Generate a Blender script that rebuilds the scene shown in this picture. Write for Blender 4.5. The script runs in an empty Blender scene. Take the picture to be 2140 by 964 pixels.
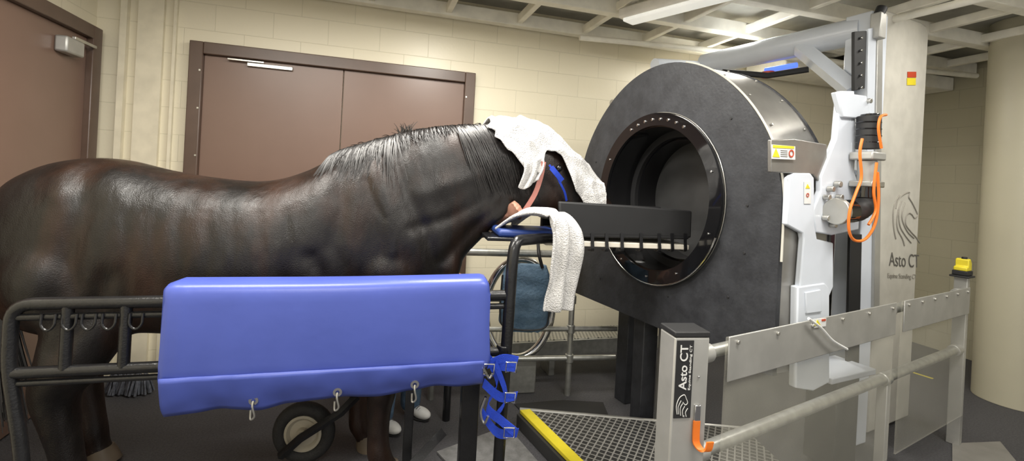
import bpy, math, random
from mathutils import Vector, Matrix, noise
random.seed(4)
H=1.6; F=1000.0; TH=math.radians(3); CT,ST=math.cos(TH),math.sin(TH)
V=Vector
def ab(u,v):
    X=u-1070.0; Y=375.0-v
    return (X*CT-Y*ST)/F,(X*ST+Y*CT)/F
def W(u,v,d):
    a,b=ab(u,v); return V((a*d,d,H+b*d))
def FL(u,v,z=0):
    a,b=ab(u,v); d=(z-H)/b; return V((a*d,d,z))
def PP(u,v,pl,off=0.0):
    px,pd,dx,dd=pl; a,b=ab(u,v)
    n=V((dd,-dx,0)).normalized(); px+=n.x*off; pd+=n.y*off
    t=(a*pd-px)/(dx-a*dd); d=pd+dd*t
    return V((px+dx*t,d,H+b*d))
# ---------------- materials
MATS={}
def mat(name,col,rough=.5,metal=0,col2=None,scale=8,bump=0,bscale=60,emit=0,alpha=1,coat=0,spec=.5,detail=4,sheen=0,trans=0,nr=.5):
    if name in MATS: return MATS[name]
    m=bpy.data.materials.new(name); m.use_nodes=True; nt=m.node_tree; b=nt.nodes['Principled BSDF']
    if col2 is None: col2=tuple(c*.86 for c in col)
    tc=nt.nodes.new('ShaderNodeTexCoord'); n=nt.nodes.new('ShaderNodeTexNoise'); n.inputs['Scale'].default_value=scale; n.inputs['Detail'].default_value=detail; n.inputs['Roughness'].default_value=nr
    nt.links.new(tc.outputs['Object'],n.inputs['Vector'])
    r=nt.nodes.new('ShaderNodeValToRGB'); r.color_ramp.elements[0].position=.35; r.color_ramp.elements[1].position=.65
    r.color_ramp.elements[0].color=(*col2,1); r.color_ramp.elements[1].color=(*col,1)
    nt.links.new(n.outputs['Fac'],r.inputs['Fac']); nt.links.new(r.outputs['Color'],b.inputs['Base Color'])
    b.inputs['Roughness'].default_value=rough; b.inputs['Metallic'].default_value=metal
    b.inputs['Alpha'].default_value=alpha; b.inputs['Coat Weight'].default_value=coat; b.inputs['Specular IOR Level'].default_value=spec
    b.inputs['Transmission Weight'].default_value=trans
    b.inputs['Sheen Weight'].default_value=sheen
    if emit: b.inputs['Emission Color'].default_value=(*col,1); b.inputs['Emission Strength'].default_value=emit
    if bump:
        n2=nt.nodes.new('ShaderNodeTexNoise'); n2.inputs['Scale'].default_value=bscale; nt.links.new(tc.outputs['Object'],n2.inputs['Vector'])
        bp=nt.nodes.new('ShaderNodeBump'); bp.inputs['Strength'].default_value=bump; bp.inputs['Distance'].default_value=.01
        nt.links.new(n2.outputs['Fac'],bp.inputs['Height']); nt.links.new(bp.outputs['Normal'],b.inputs['Normal'])
    MATS[name]=m; return m
def blockmat(name,col,mortar):
    m=bpy.data.materials.new(name); m.use_nodes=True; nt=m.node_tree; b=nt.nodes['Principled BSDF']
    tc=nt.nodes.new('ShaderNodeTexCoord'); sp=nt.nodes.new('ShaderNodeSeparateXYZ'); cb=nt.nodes.new('ShaderNodeCombineXYZ')
    nt.links.new(tc.outputs['Object'],sp.inputs[0]); nt.links.new(sp.outputs['X'],cb.inputs['X']); nt.links.new(sp.outputs['Z'],cb.inputs['Y'])
    br=nt.nodes.new('ShaderNodeTexBrick'); br.inputs['Scale'].default_value=1; br.inputs['Brick Width'].default_value=.4; br.inputs['Row Height'].default_value=.2
    br.inputs['Mortar Size'].default_value=.0035; br.inputs['Mortar Smooth'].default_value=.7
    br.inputs['Color1'].default_value=(*col,1); br.inputs['Color2'].default_value=(*[c*.97 for c in col],1); br.inputs['Mortar'].default_value=(*mortar,1)
    nt.links.new(cb.outputs[0],br.inputs['Vector']); nt.links.new(br.outputs['Color'],b.inputs['Base Color'])
    bp=nt.nodes.new('ShaderNodeBump'); bp.inputs['Strength'].default_value=.35; bp.inputs['Distance'].default_value=.004; bp.invert=True
    nt.links.new(br.outputs['Fac'],bp.inputs['Height'])
    nz=nt.nodes.new('ShaderNodeTexNoise'); nz.inputs['Scale'].default_value=45; nt.links.new(tc.outputs['Object'],nz.inputs['Vector'])
    bp2=nt.nodes.new('ShaderNodeBump'); bp2.inputs['Strength'].default_value=.15; bp2.inputs['Distance'].default_value=.004; nt.links.new(nz.outputs['Fac'],bp2.inputs['Height']); nt.links.new(bp.outputs['Normal'],bp2.inputs['Normal'])
    nt.links.new(bp2.outputs['Normal'],b.inputs['Normal'])
    b.inputs['Roughness'].default_value=.38; MATS[name]=m; return m
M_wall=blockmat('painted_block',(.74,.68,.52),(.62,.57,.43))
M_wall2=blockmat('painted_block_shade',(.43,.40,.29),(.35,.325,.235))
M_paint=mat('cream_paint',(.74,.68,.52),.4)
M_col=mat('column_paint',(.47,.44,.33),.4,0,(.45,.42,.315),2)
M_floor=mat('rubber_floor',(.075,.073,.079),.7,0,(.045,.044,.048),90,.5,200)
M_ceil=mat('ceiling_panel',(.38,.37,.32),.8)
M_beam=mat('ceiling_beam',(.88,.85,.75),.5)
M_door=mat('brown_door',(.18,.112,.084),.33,0,(.17,.105,.078),3)
M_frame=mat('brown_frame',(.105,.066,.048),.35)
M_black=mat('black_tube',(.012,.012,.013),.28,0,(.008,.008,.009),20,.1,120)
M_blackm=mat('black_matte',(.015,.015,.016),.6)
M_blackg=mat('black_gloss',(.006,.006,.007),.08,0,coat=.6)
M_slate=mat('slate_face',(.036,.038,.044),.52,0,(.019,.020,.024),9,.12,60,detail=10,nr=.65)
M_shell=mat('brushed_shell',(.38,.37,.345),.34,.7,(.29,.28,.265),5,detail=8)
M_steel=mat('steel',(.55,.54,.50),.3,.85)
M_chrome=mat('chrome',(.75,.75,.75),.15,1)
M_white=mat('white_enamel',(.64,.68,.75),.26,0,(.60,.64,.70),4)
M_cream=mat('cream_panel',(.56,.54,.48),.35)
M_alu=mat('brushed_alu',(.44,.435,.41),.4,.45)
M_galv=mat('galvanised',(.46,.46,.43),.35,.7,(.36,.36,.33),25)
M_acr=mat('acrylic',(.70,.68,.58),.05,alpha=.14)
M_blue=mat('blue_vinyl',(.062,.092,.38),.36,0,(.055,.082,.34),3,.08,18)
M_bluest=mat('blue_webbing',(.01,.05,.50),.6,0,None,60,.3,300)
M_navy=mat('navy_cushion',(.02,.05,.22),.5)
M_denim=mat('denim',(.10,.17,.26),.85,0,(.06,.11,.18),40,.4,300)
M_bag=mat('blue_bag_cloth',(.13,.21,.30),.8,0,(.07,.13,.20),12,.5,60)
M_skin=mat('skin',(.45,.23,.16),.5)
M_maroon=mat('maroon_cloth',(.05,.012,.018),.8)
M_greysh=mat('grey_cloth',(.12,.13,.15),.85)
M_hair=mat('brown_hair',(.04,.022,.012),.6)
M_towel=mat('white_towel',(.66,.65,.64),.95,0,(.58,.57,.56),14,1,150,sheen=.1)
M_pink=mat('pink_leather',(.42,.17,.14),.55)
M_yellow=mat('yellow',(.75,.62,.03),.5)
M_orange=mat('orange',(.80,.19,.02),.45)
M_red=mat('red',(.5,.06,.02),.5)
M_ink=mat('grey_ink',(.10,.095,.085),.6)
M_inkl=mat('light_ink',(.31,.29,.25),.6)
M_labw=mat('label_white',(.75,.75,.73),.5)
M_lamp=mat('lamp_white',(.80,.78,.72),.4)
M_mop=mat('mop_grey',(.16,.17,.20),.95,0,(.08,.085,.1),40)
M_hub=mat('hub_cream',(.40,.36,.28),.5)
M_rubber=mat('tyre_rubber',(.018,.017,.017),.75,0,None,30,.4,90)
M_mane=mat('mane_hair',(.016,.013,.012),.42,0,(.005,.004,.004),60)
M_hoof=mat('hoof',(.13,.10,.07),.5)
def horsemat():
    m=bpy.data.materials.new('horse_coat'); m.use_nodes=True; nt=m.node_tree; b=nt.nodes['Principled BSDF']
    tc=nt.nodes.new('ShaderNodeTexCoord'); mp=nt.nodes.new('ShaderNodeMapping'); mp.inputs['Scale'].default_value=(1.5,1.5,.6)
    nt.links.new(tc.outputs['Object'],mp.inputs[0])
    n=nt.nodes.new('ShaderNodeTexNoise'); n.inputs['Scale'].default_value=2.0; n.inputs['Detail'].default_value=5; n.inputs['Roughness'].default_value=.55; nt.links.new(mp.outputs[0],n.inputs['Vector'])
    r=nt.nodes.new('ShaderNodeValToRGB'); e=r.color_ramp.elements; e[0].position=.44; e[0].color=(.006,.0045,.004,1); e[1].position=.72; e[1].color=(.036,.015,.008,1)
    nt.links.new(n.outputs['Fac'],r.inputs[0]); nt.links.new(r.outputs[0],b.inputs['Base Color'])
    n3=nt.nodes.new('ShaderNodeTexNoise'); n3.inputs['Scale'].default_value=4.5; n3.inputs['Detail'].default_value=6; n3.inputs['Roughness'].default_value=.6; nt.links.new(mp.outputs[0],n3.inputs['Vector'])
    r2=nt.nodes.new('ShaderNodeMapRange'); r2.inputs['From Min'].default_value=.35; r2.inputs['From Max'].default_value=.65; r2.inputs['To Min'].default_value=.30; r2.inputs['To Max'].default_value=.52
    nt.links.new(n3.outputs['Fac'],r2.inputs[0]); nt.links.new(r2.outputs[0],b.inputs['Roughness'])
    n1=nt.nodes.new('ShaderNodeTexNoise'); n1.inputs['Scale'].default_value=5; n1.inputs['Detail'].default_value=3; n1.inputs['Roughness'].default_value=.45; nt.links.new(mp.outputs[0],n1.inputs['Vector'])
    b1=nt.nodes.new('ShaderNodeBump'); b1.inputs['Strength'].default_value=.55; b1.inputs['Distance'].default_value=.03; nt.links.new(n1.outputs['Fac'],b1.inputs['Height'])
    n2=nt.nodes.new('ShaderNodeTexNoise'); n2.inputs['Scale'].default_value=200; nt.links.new(tc.outputs['Object'],n2.inputs['Vector'])
    b2=nt.nodes.new('ShaderNodeBump'); b2.inputs['Strength'].default_value=.25; b2.inputs['Distance'].default_value=.007; nt.links.new(n2.outputs['Fac'],b2.inputs['Height']); nt.links.new(b1.outputs['Normal'],b2.inputs['Normal'])
    nt.links.new(b2.outputs['Normal'],b.inputs['Normal']); b.inputs['Specular IOR Level'].default_value=.42
    return m
M_coat=horsemat()
def gratemat():
    m=bpy.data.materials.new('grate'); m.use_nodes=True; nt=m.node_tree; b=nt.nodes['Principled BSDF']
    tc=nt.nodes.new('ShaderNodeTexCoord'); br=nt.nodes.new('ShaderNodeTexBrick'); br.offset=0
    br.inputs['Scale'].default_value=1; br.inputs['Brick Width'].default_value=.038; br.inputs['Row Height'].default_value=.038; br.inputs['Mortar Size'].default_value=.005; br.inputs['Mortar Smooth'].default_value=.2
    br.inputs['Color1'].default_value=(.02,.02,.02,1); br.inputs['Color2'].default_value=(.03,.03,.03,1); br.inputs['Mortar'].default_value=(.22,.215,.20,1)
    mp=nt.nodes.new('ShaderNodeMapping'); mp.inputs['Rotation'].default_value=(0,0,math.radians(26))
    nt.links.new(tc.outputs['Object'],mp.inputs[0]); nt.links.new(mp.outputs[0],br.inputs['Vector']); nt.links.new(br.outputs['Color'],b.inputs['Base Color'])
    bp=nt.nodes.new('ShaderNodeBump'); bp.inputs['Distance'].default_value=.01; nt.links.new(br.outputs['Fac'],bp.inputs['Height']); nt.links.new(bp.outputs['Normal'],b.inputs['Normal'])
    b.inputs['Roughness'].default_value=.45; MATS['grate']=m; return m
M_grate=gratemat()
def perfmat():
    m=bpy.data.materials.new('perforated_steel'); m.use_nodes=True; nt=m.node_tree; b=nt.nodes['Principled BSDF']
    tc=nt.nodes.new('ShaderNodeTexCoord'); vo=nt.nodes.new('ShaderNodeTexVoronoi'); vo.inputs['Scale'].default_value=34; vo.inputs['Randomness'].default_value=0
    r=nt.nodes.new('ShaderNodeValToRGB'); r.color_ramp.elements[0].position=.25; r.color_ramp.elements[0].color=(.05,.05,.045,1); r.color_ramp.elements[1].position=.32; r.color_ramp.elements[1].color=(.42,.41,.36,1)
    nt.links.new(tc.outputs['Object'],vo.inputs['Vector']); nt.links.new(vo.outputs['Distance'],r.inputs[0]); nt.links.new(r.outputs[0],b.inputs['Base Color'])
    b.inputs['Metallic'].default_value=.4; b.inputs['Roughness'].default_value=.4; return m
M_perf=perfmat()
# ---------------- object helpers
SC=bpy.context.scene.collection
def thing(name,label,cat,loc=(0,0,0),group=None):
    e=bpy.data.objects.new(name,None); e.empty_display_size=.1; SC.objects.link(e); e.location=V(loc)
    e['label']=label; e['category']=cat
    if group: e['group']=group
    return e
WM={}
def mk(name,vs,fs,m,parent=None,label=None,cat=None,kind=None,smooth=True,ang=38,bevel=0,group=None,basis=None):
    vs=[V(v) for v in vs]
    lo=[min(v[i] for v in vs) for i in range(3)]; hi=[max(v[i] for v in vs) for i in range(3)]
    o0=V(((lo[0]+hi[0])/2,(lo[1]+hi[1])/2,lo[2]))
    me=bpy.data.meshes.new(name); 
    B=None
    if basis is not None:
        B=basis.to_3x3(); Bi=B.inverted(); me.from_pydata([tuple(Bi@(v-o0)) for v in vs],[],fs)
    else: me.from_pydata([tuple(v-o0) for v in vs],[],fs)
    me.validate(); me.update()
    import bmesh
    bm=bmesh.new(); bm.from_mesh(me); bmesh.ops.recalc_face_normals(bm,faces=bm.faces); bm.to_mesh(me); bm.free()
    if smooth: me.shade_smooth(); me.set_sharp_from_angle(angle=math.radians(ang))
    if m: me.materials.append(m)
    ob=bpy.data.objects.new(name,me); SC.objects.link(ob)
    Mx=Matrix.Translation(o0)
    if B is not None: Mx=Mx@B.to_4x4()
    ob.matrix_world=Mx
    if parent is not None:
        ob.parent=parent
        pm=Matrix.Translation(parent.location) if parent.type=='EMPTY' else WM[parent.name]
        ob.matrix_parent_inverse=pm.inverted()
    WM[ob.name]=Mx
    if label: ob['label']=label
    if cat: ob['category']=cat
    if kind: ob['kind']=kind
    if group: ob['group']=group
    if bevel:
        md=ob.modifiers.new('bevel','BEVEL'); md.width=bevel; md.segments=2; md.limit_method='ANGLE'
    return ob
def sweep(pts,r,res=10,closed=False,cap=True,rads=None):
    pts=[V(p) for p in pts]; n=len(pts); vs=[];fs=[]
    T=[]
    for i in range(n):
        a=pts[(i-1)%n] if (closed or i>0) else pts[i]; b=pts[(i+1)%n] if (closed or i<n-1) else pts[i]
        T.append((b-a).normalized())
    up=V((0,0,1)) if abs(T[0].z)<.9 else V((1,0,0))
    N=(up-T[0]*up.dot(T[0])).normalized()
    for i in range(n):
        N=(N-T[i]*N.dot(T[i])); 
        if N.length<1e-6: N=T[i].orthogonal()
        N.normalize(); Bn=T[i].cross(N)
        rr=rads[i] if rads else r
        for k in range(res):
            an=2*math.pi*k/res
            vs.append(pts[i]+(N*math.cos(an)+Bn*math.sin(an))*rr)
    m=n if closed else n-1
    for i in range(m):
        j=(i+1)%n
        for k in range(res):
            k2=(k+1)%res; fs.append((i*res+k,i*res+k2,j*res+k2,j*res+k))
    if not closed and cap:
        fs.append(tuple(range(res))[::-1]); fs.append(tuple((n-1)*res+k for k in range(res)))
    return vs,fs
def fillet(pts,f):
    pts=[V(p) for p in pts]; out=[pts[0]]
    for i in range(1,len(pts)-1):
        p=pts[i]; a=pts[i-1]-p; b=pts[i+1]-p; ff=min(f,a.length*.49,b.length*.49)
        A=p+a.normalized()*ff; B=p+b.normalized()*ff
        for k in range(7):
            t=k/6; out.append(A*(1-t)**2+p*2*t*(1-t)+B*t*t)
    out.append(pts[-1]); return out
def crom(pts,n=6):
    pts=[V(p) for p in pts]; P=[pts[0]]+pts+[pts[-1]]; out=[]
    for i in range(1,len(P)-2):
        for k in range(n):
            t=k/n; a,b,c,d=P[i-1],P[i],P[i+1],P[i+2]
            out.append(.5*((2*b)+(c-a)*t+(2*a-5*b+4*c-d)*t*t+(3*b-a-3*c+d)*t**3))
    out.append(pts[-1]); return out
def tube(name,pts,r,m,parent=None,f=0,closed=False,res=12,curve=False,**k):
    if f: pts=fillet(pts,f)
    if curve: pts=crom(pts)
    vs,fs=sweep(pts,r,res,closed); return mk(name,vs,fs,m,parent,**k)
def prism(name,pts,th,m,parent=None,bevel=0,**k):
    n=len(pts); vs=[V(p) for p in pts]+[V(p)+V(th) for p in pts]
    fs=[tuple(range(n)),tuple(range(n,2*n))[::-1]]+[(i,(i+1)%n,n+(i+1)%n,n+i) for i in range(n)]
    return mk(name,vs,fs,m,parent,bevel=bevel,**k)
def plate(name,uvs,pl,th,m,parent=None,off=0,bevel=.004,**k):
    px,pd,dx,dd=pl; n=V((dd,-dx,0)).normalized()
    return prism(name,[PP(u,v,pl,off) for u,v in uvs],-n*th,m,parent,bevel,**k)
def box(name,c,size,dr,m,parent=None,bevel=.005,**k):
    ex=V((dr[0],dr[1],0)).normalized(); ey=V((-ex.y,ex.x,0)); c=V(c); sx,sy,sz=[s/2 for s in size]
    pts=[c+ex*(i*sx)+ey*(j*sy)-V((0,0,sz)) for i,j in((-1,-1),(1,-1),(1,1),(-1,1))]
    return prism(name,pts,(0,0,2*sz),m,parent,bevel,**k)
def cyl(name,p0,p1,r,m,parent=None,res=24,**k):
    vs,fs=sweep([p0,p1],r,res); return mk(name,vs,fs,m,parent,bevel=k.pop('bevel',min(.004,r*.2)),**k)
def disc_ring(name,c,n,r0,r1,th,m,parent=None,res=48,**k):
    n=V(n).normalized(); a=V((0,0,1)); a=(a-n*a.dot(n)).normalized(); b=n.cross(a); vs=[];fs=[]
    for i in range(res):
        t=2*math.pi*i/res; d=a*math.cos(t)+b*math.sin(t)
        vs+= [V(c)+d*r0,V(c)+d*r1,V(c)+d*r1+n*th,V(c)+d*r0+n*th]
    for i in range(res):
        j=(i+1)%res
        for q in range(4): fs.append((4*i+q,4*i+(q+1)%4,4*j+(q+1)%4,4*j+q))
    return mk(name,vs,fs,m,parent,**k)
def text(name,s,pts,m,parent,bold=0):
    cu=bpy.data.curves.new(name,'FONT'); cu.body=s; cu.offset=bold; cu.extrude=.004
    o=bpy.data.objects.new(name+'_tmp',cu); SC.objects.link(o); bpy.context.view_layer.update()
    dg=bpy.context.evaluated_depsgraph_get(); me=bpy.data.meshes.new_from_object(o.evaluated_get(dg)); bpy.data.objects.remove(o)
    xs=[v.co.x for v in me.vertices]; ys=[v.co.y for v in me.vertices]; x0,x1,y0,y1=min(xs),max(xs),min(ys),max(ys)
    A,B,C=[V(p) for p in pts]; ex=B-A; ey=C-A; n=ex.cross(ey).normalized()
    vs=[A+ex*((v.co.x-x0)/(x1-x0))+ey*((v.co.y-y0)/(y1-y0))+n*(.0015 if v.co.z>0 else 0) for v in me.vertices]
    fs=[tuple(p.vertices) for p in me.polygons]
    return mk(name,vs,fs,m,parent,smooth=False)
def remesh(name,parts,m,parent=None,voxel=.02,smooth=6,post=None,**k):
    vs=[];fs=[]
    for a,b in parts:
        o=len(vs); vs+=a; fs+=[tuple(i+o for i in f) for f in b]
    lo=[min(v[i] for v in vs) for i in range(3)]; hi=[max(v[i] for v in vs) for i in range(3)]
    o0=V(((lo[0]+hi[0])/2,(lo[1]+hi[1])/2,lo[2]))
    me=bpy.data.meshes.new(name+'_t'); me.from_pydata([tuple(V(v)-o0) for v in vs],[],fs)
    import bmesh
    bm=bmesh.new(); bm.from_mesh(me); bmesh.ops.recalc_face_normals(bm,faces=bm.faces); bm.to_mesh(me); bm.free()
    o=bpy.data.objects.new(name+'_t',me); SC.objects.link(o)
    r=o.modifiers.new('r','REMESH'); r.mode='VOXEL'; r.voxel_size=voxel; r.use_smooth_shade=True
    s=o.modifiers.new('s','SMOOTH'); s.iterations=smooth; s.factor=.5
    bpy.context.view_layer.update(); dg=bpy.context.evaluated_depsgraph_get()
    m2=bpy.data.meshes.new_from_object(o.evaluated_get(dg)); bpy.data.objects.remove(o)
    V2=[v.co+o0 for v in m2.vertices]; F2=[tuple(p.vertices) for p in m2.polygons]
    if post: V2=[post(v) for v in V2]
    return mk(name,V2,F2,m,parent,ang=180,**k)
def ball(c,r,sc=(1,1,1),rot=None,nu=16,nv=10):
    vs=[];fs=[]
    for j in range(1,nv):
        ph=math.pi*j/nv
        for i in range(nu):
            t=2*math.pi*i/nu; p=V((math.sin(ph)*math.cos(t)*r*sc[0],math.sin(ph)*math.sin(t)*r*sc[1],math.cos(ph)*r*sc[2]))
            if rot: p=rot@p
            vs.append(V(c)+p)
    for j in range(nv-2):
        for i in range(nu): fs.append((j*nu+i,j*nu+(i+1)%nu,(j+1)*nu+(i+1)%nu,(j+1)*nu+i))
    top=V((0,0,r*sc[2])); 
    if rot: top=rot@top
    vs.append(V(c)+top); vs.append(V(c)-top); a=len(vs)-2
    for i in range(nu): fs.append((a,(i+1)%nu,i)); fs.append((a+1,(nv-2)*nu+i,(nv-2)*nu+(i+1)%nu))
    return vs,fs
def chain(pr,n=4,res=14):
    P=[V((p[0][0],p[0][1],p[0][2])) for p in pr]; R=[V((p[1],0,0)) for p in pr]
    pts=crom(P,n); rs=[max(.002,q.x) for q in crom(R,n)]
    out=[sweep(pts,1,res,rads=rs)]
    out.append(ball(P[0],pr[0][1])); out.append(ball(P[-1],pr[-1][1])); return out

# ---------------- room (rotated frame)
C0=V((-3.012,3.406,0)); E1=V((.958,.287,0)).normalized(); E2=V((E1.y,-E1.x,0))
def R(s,t,z=0): return C0+E1*s+E2*t+V((0,0,z))
def slab(name,s0,s1,t0,t1,z0,z1,m,parent=None,bevel=0,rot=0,**k):
    pts=[R(s0,t0,z0),R(s1,t0,z0),R(s1,t1,z0),R(s0,t1,z0)]
    bx=Matrix((E1,-E2,V((0,0,1)))).transposed()
    if rot: bx=Matrix((E2,E1,V((0,0,1)))).transposed()
    return prism(name,pts,(0,0,z1-z0),m,parent,bevel,basis=bx,**k)
ZC=3.12; SR=7.88
slab('wall_back',-.15,SR+.15,-.15,0,0,ZC,M_wall,kind='structure')
slab('wall_left',-.15,0,0,5.2,0,ZC,M_wall,kind='structure',rot=1)
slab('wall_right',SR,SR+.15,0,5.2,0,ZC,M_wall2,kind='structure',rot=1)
slab('floor',-.15,SR+.15,-.15,5.2,-.1,0,M_floor,kind='structure')
slab('ceiling',-.15,SR+.15,-.15,5.2,ZC,ZC+.1,M_ceil,kind='structure')
n=1
def trim(*a,**k):
    global n
    k['kind']='structure'; slab('trim_%d'%n,*a,**k); n+=1
for i in range(1,13):
    s=i*.62; trim(s-.025,s+.025,0.02,4.4,2.96,3.03,M_beam,bevel=.006)
for j in range(0,7):
    t=.09+j*.62; trim(0.02,SR-.02,t-.045,t+.045,2.94,3.05,M_beam,bevel=.006)
trim(.16,.20,.0,.05,0,2.94,M_paint); trim(.26,.42,.0,.035,0,2.94,M_paint); trim(.48,.50,.0,.03,0,2.94,M_paint)
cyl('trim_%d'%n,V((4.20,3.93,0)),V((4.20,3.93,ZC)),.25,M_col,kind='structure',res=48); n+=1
trim(5.6,SR-.01,.05,.55,2.80,2.94,M_beam,bevel=.01)
for (z,a,b) in ((2.86,R(3.6,.3),R(7.6,.9)),(2.82,R(5.0,.15),R(5.4,2.6))):
    tube('trim_%d'%n,[a+V((0,0,z)),b+V((0,0,z))],.025,M_beam,kind='structure'); n+=1
for (a,b,z0,zt) in ((.60,.69,0,2.50),(2.66,2.75,0,2.50),(.69,2.66,2.41,2.50)):
    trim(a,b,.0,.07,z0,zt,M_frame,bevel=.006)
for a,b in((.69,1.672),(1.678,2.66)):
    nm='door_1' if a<1 else 'door_2'
    slab(nm,a,b,.0,.03,.01,2.41,M_door,kind='structure',bevel=.003)
for s0 in(.675,2.675):
    for z in(2.28,2.0,1.65,1.2):
        trim(s0-.006,s0+.006,.07,.074,z,z+.012,M_steel)
dc=thing('door_closer','slim grey metal closer arm at the top of the double doors','door closer',R(1.1,.03,2.3))
slab('closer_body',.98,1.3,.03,.055,2.355,2.385,M_steel,dc,.004)
slab('closer_arm',.85,1.1,.055,.07,2.385,2.40,M_steel,dc,.003)
for (a,b,z0,zt) in ((.06,.17,0,2.50),(1.62,1.73,0,2.50),(.17,1.62,2.41,2.50)):
    trim(0,.07,a,b,z0,zt,M_frame,bevel=.006)
slab('door_3',0,.03,.17,1.62,.01,2.41,M_door,kind='structure',bevel=.003)
dc2=thing('door_closer','aluminium door closer box with folding arm on the brown door','door closer',R(.03,.5,2.2))
slab('closer_body',.03,.10,.33,.52,2.24,2.34,M_alu,dc2,.012)
slab('closer_arm',.07,.09,.17,.42,2.34,2.36,M_steel,dc2,.003)
lf=thing('fluorescent_light_fixture','long white enclosed fluorescent ceiling fixture','light fixture',(1.15,3.25,2.85))
p0=V((.80,3.68,0)); p1=V((1.62,2.72,0)); dr=(p1-p0).normalized(); mid=(p0+p1)/2
box('fixture_housing',mid+V((0,0,2.90)),((p1-p0).length,.17,.08),(dr.x,dr.y),M_lamp,lf,.015)
box('diffuser',mid+V((0,0,2.85)),((p1-p0).length-.06,.13,.03),(dr.x,dr.y),mat('diffuser',(.85,.85,.80),.4,emit=.5),lf,.01)

# ---------------- horse
KH=.23; D0=2.79; NH=V((.224,-.975,0)).normalized()
def HP(u,v,lat=0):
    a,b=ab(u,v); x=D0*a/(1-KH*a); d=D0+KH*x
    return V((x,d,H+b*d))+NH*lat
SEC=[(3,440,12,540,.08),(22,402,22,620,.18),(80,354,60,680,.25),(165,332,165,700,.29),(260,333,265,690,.31),(350,354,360,690,.31),(450,371,460,700,.32),(560,378,560,705,.32),(645,356,650,705,.30),(710,322,750,690,.27),(765,305,870,645,.25),(810,292,940,585,.215),(860,280,972,535,.175),(915,271,1005,500,.145),(970,267,1040,465,.125),(1020,264,1075,440,.115),(1065,262,1105,445,.108),(1105,268,1135,458,.10),(1145,288,1165,462,.09),(1185,325,1195,462,.078),(1225,366,1225,462,.068),(1256,400,1252,460,.06),(1280,424,1274,452,.04)]
TT=[HP(s[0],s[1]) for s in SEC]; BB=[HP(s[2],s[3]) for s in SEC]; HW=[V((s[4],0,0)) for s in SEC]
def cr(P,t):
    n=len(P); i=min(int(t),n-2); f=t-i
    a,b,c,d=P[max(i-1,0)],P[i],P[i+1],P[min(i+2,n-1)]
    return .5*((2*b)+(c-a)*f+(2*a-5*b+4*c-d)*f*f+(3*b-a-3*c+d)*f**3)
def HS(t,th,k=1.0,off=0.0):
    T=cr(TT,t);B=cr(BB,t);w=cr(HW,t).x; Mm=(T+B)/2; Hh=(T-B)/2
    c,s=math.cos(th),math.sin(th); p=.86
    dirv=Hh*(math.copysign(abs(c)**p,c))*k+NH*(w*math.copysign(abs(s)**p,s))*k
    return Mm+dirv+(dirv.normalized()*off if off else V((0,0,0)))
def loft(f,t0,t1,nt,nth):
    vs=[];fs=[]
    for i in range(nt+1):
        t=t0+(t1-t0)*i/nt
        for k in range(nth): vs.append(f(t,2*math.pi*k/nth))
    for i in range(nt):
        for k in range(nth): fs.append((i*nth+k,i*nth+(k+1)%nth,(i+1)*nth+(k+1)%nth,(i+1)*nth+k))
    fs.append(tuple(range(nth))[::-1]); fs.append(tuple(nt*nth+k for k in range(nth)))
    return vs,fs
parts=[loft(lambda t,th:HS(t,th),0,len(SEC)-1,110,36)]
def zx(x,z,lat): return V((x,D0+KH*x,z))+NH*lat
for sg in (1,-1):
    parts.append(ball(HP(125,500,.10*sg),.27,(1,.62,1.25),nu=28,nv=18))
    parts.append(ball(HP(815,460,.10*sg),.24,(.75,.62,1.35),Matrix.Rotation(math.radians(-28),3,'Y'),nu=28,nv=18))
    parts.append(ball(HP(800,555,.15*sg),.15,(1.1,.85,1.1),nu=24,nv=16))
    parts.append(ball(HP(925,545,.06*sg),.115,(.9,.9,1.2),nu=24,nv=16))
    parts.append(ball(HP(1118,400,.045*sg),.08,(1.1,.65,1.2)))
for lat,dx in((.19,0),(-.19,-.11)):
    L=[(-2.06,1.05,.21),(-1.95,.86,.175),(-1.97,.70,.138),(-2.03,.55,.100),(-2.01,.42,.080),(-1.98,.28,.066),(-1.96,.17,.066),(-1.94,.09,.058),(-1.92,.04,.066)]
    parts+=chain([(zx(x+(dx if z<.9 else 0),z,lat*(.72 if z>.8 else 1)),r) for x,z,r in L])
    parts.append(ball(zx(-2.09+dx,.56,lat),.055,(1,.7,1.3)))
for lat,dx in((.16,0.04),(-.16,-.08)):
    L=[(-.70,.98,.16),(-.72,.82,.13),(-.71,.66,.10),(-.70,.52,.082),(-.695,.45,.078),(-.70,.36,.062),(-.70,.22,.058),(-.69,.14,.064),(-.66,.08,.056),(-.64,.04,.066)]
    parts+=chain([(zx(x+dx,z,lat*(.75 if z>.8 else 1)),r) for x,z,r in L])
# muscle relief: (polyline in side view, width, inward depth)
def hl(pts): 
    q=[HP(u,v) for u,v in pts]; return [(p.x,p.z) for p in q]
GRV=[(hl([(845,320),(868,400),(905,480),(925,560)]),.035,.020),(hl([(735,350),(748,430),(735,500),(770,600)]),.045,.018),
(hl([(1050,425),(985,480),(935,535)]),.03,.016),(hl([(245,345),(285,430),(262,520),(250,620)]),.06,.024),
(hl([(1098,330),(1088,390),(1102,440)]),.022,.012),(hl([(60,470),(90,560),(110,650)]),.05,.016),
(hl([(700,520),(745,600),(850,620)]),.04,.018),(hl([(330,560),(300,620),(240,690)]),.05,.02),
(hl([(800,340),(835,430),(845,510)]),.035,-.016),(hl([(210,360),(225,400)]),.05,-.014),(hl([(790,375),(810,420),(830,450)]),.012,.006),
(hl([(900,400),(960,380),(1040,350)]),.05,-.010),(hl([(880,470),(950,450),(1020,410)]),.03,.010)]
for k in range(7):
    u=360+k*48; GRV.append((hl([(u,440),(u+14,510),(u+6,590)]),.022,.0045))
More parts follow.
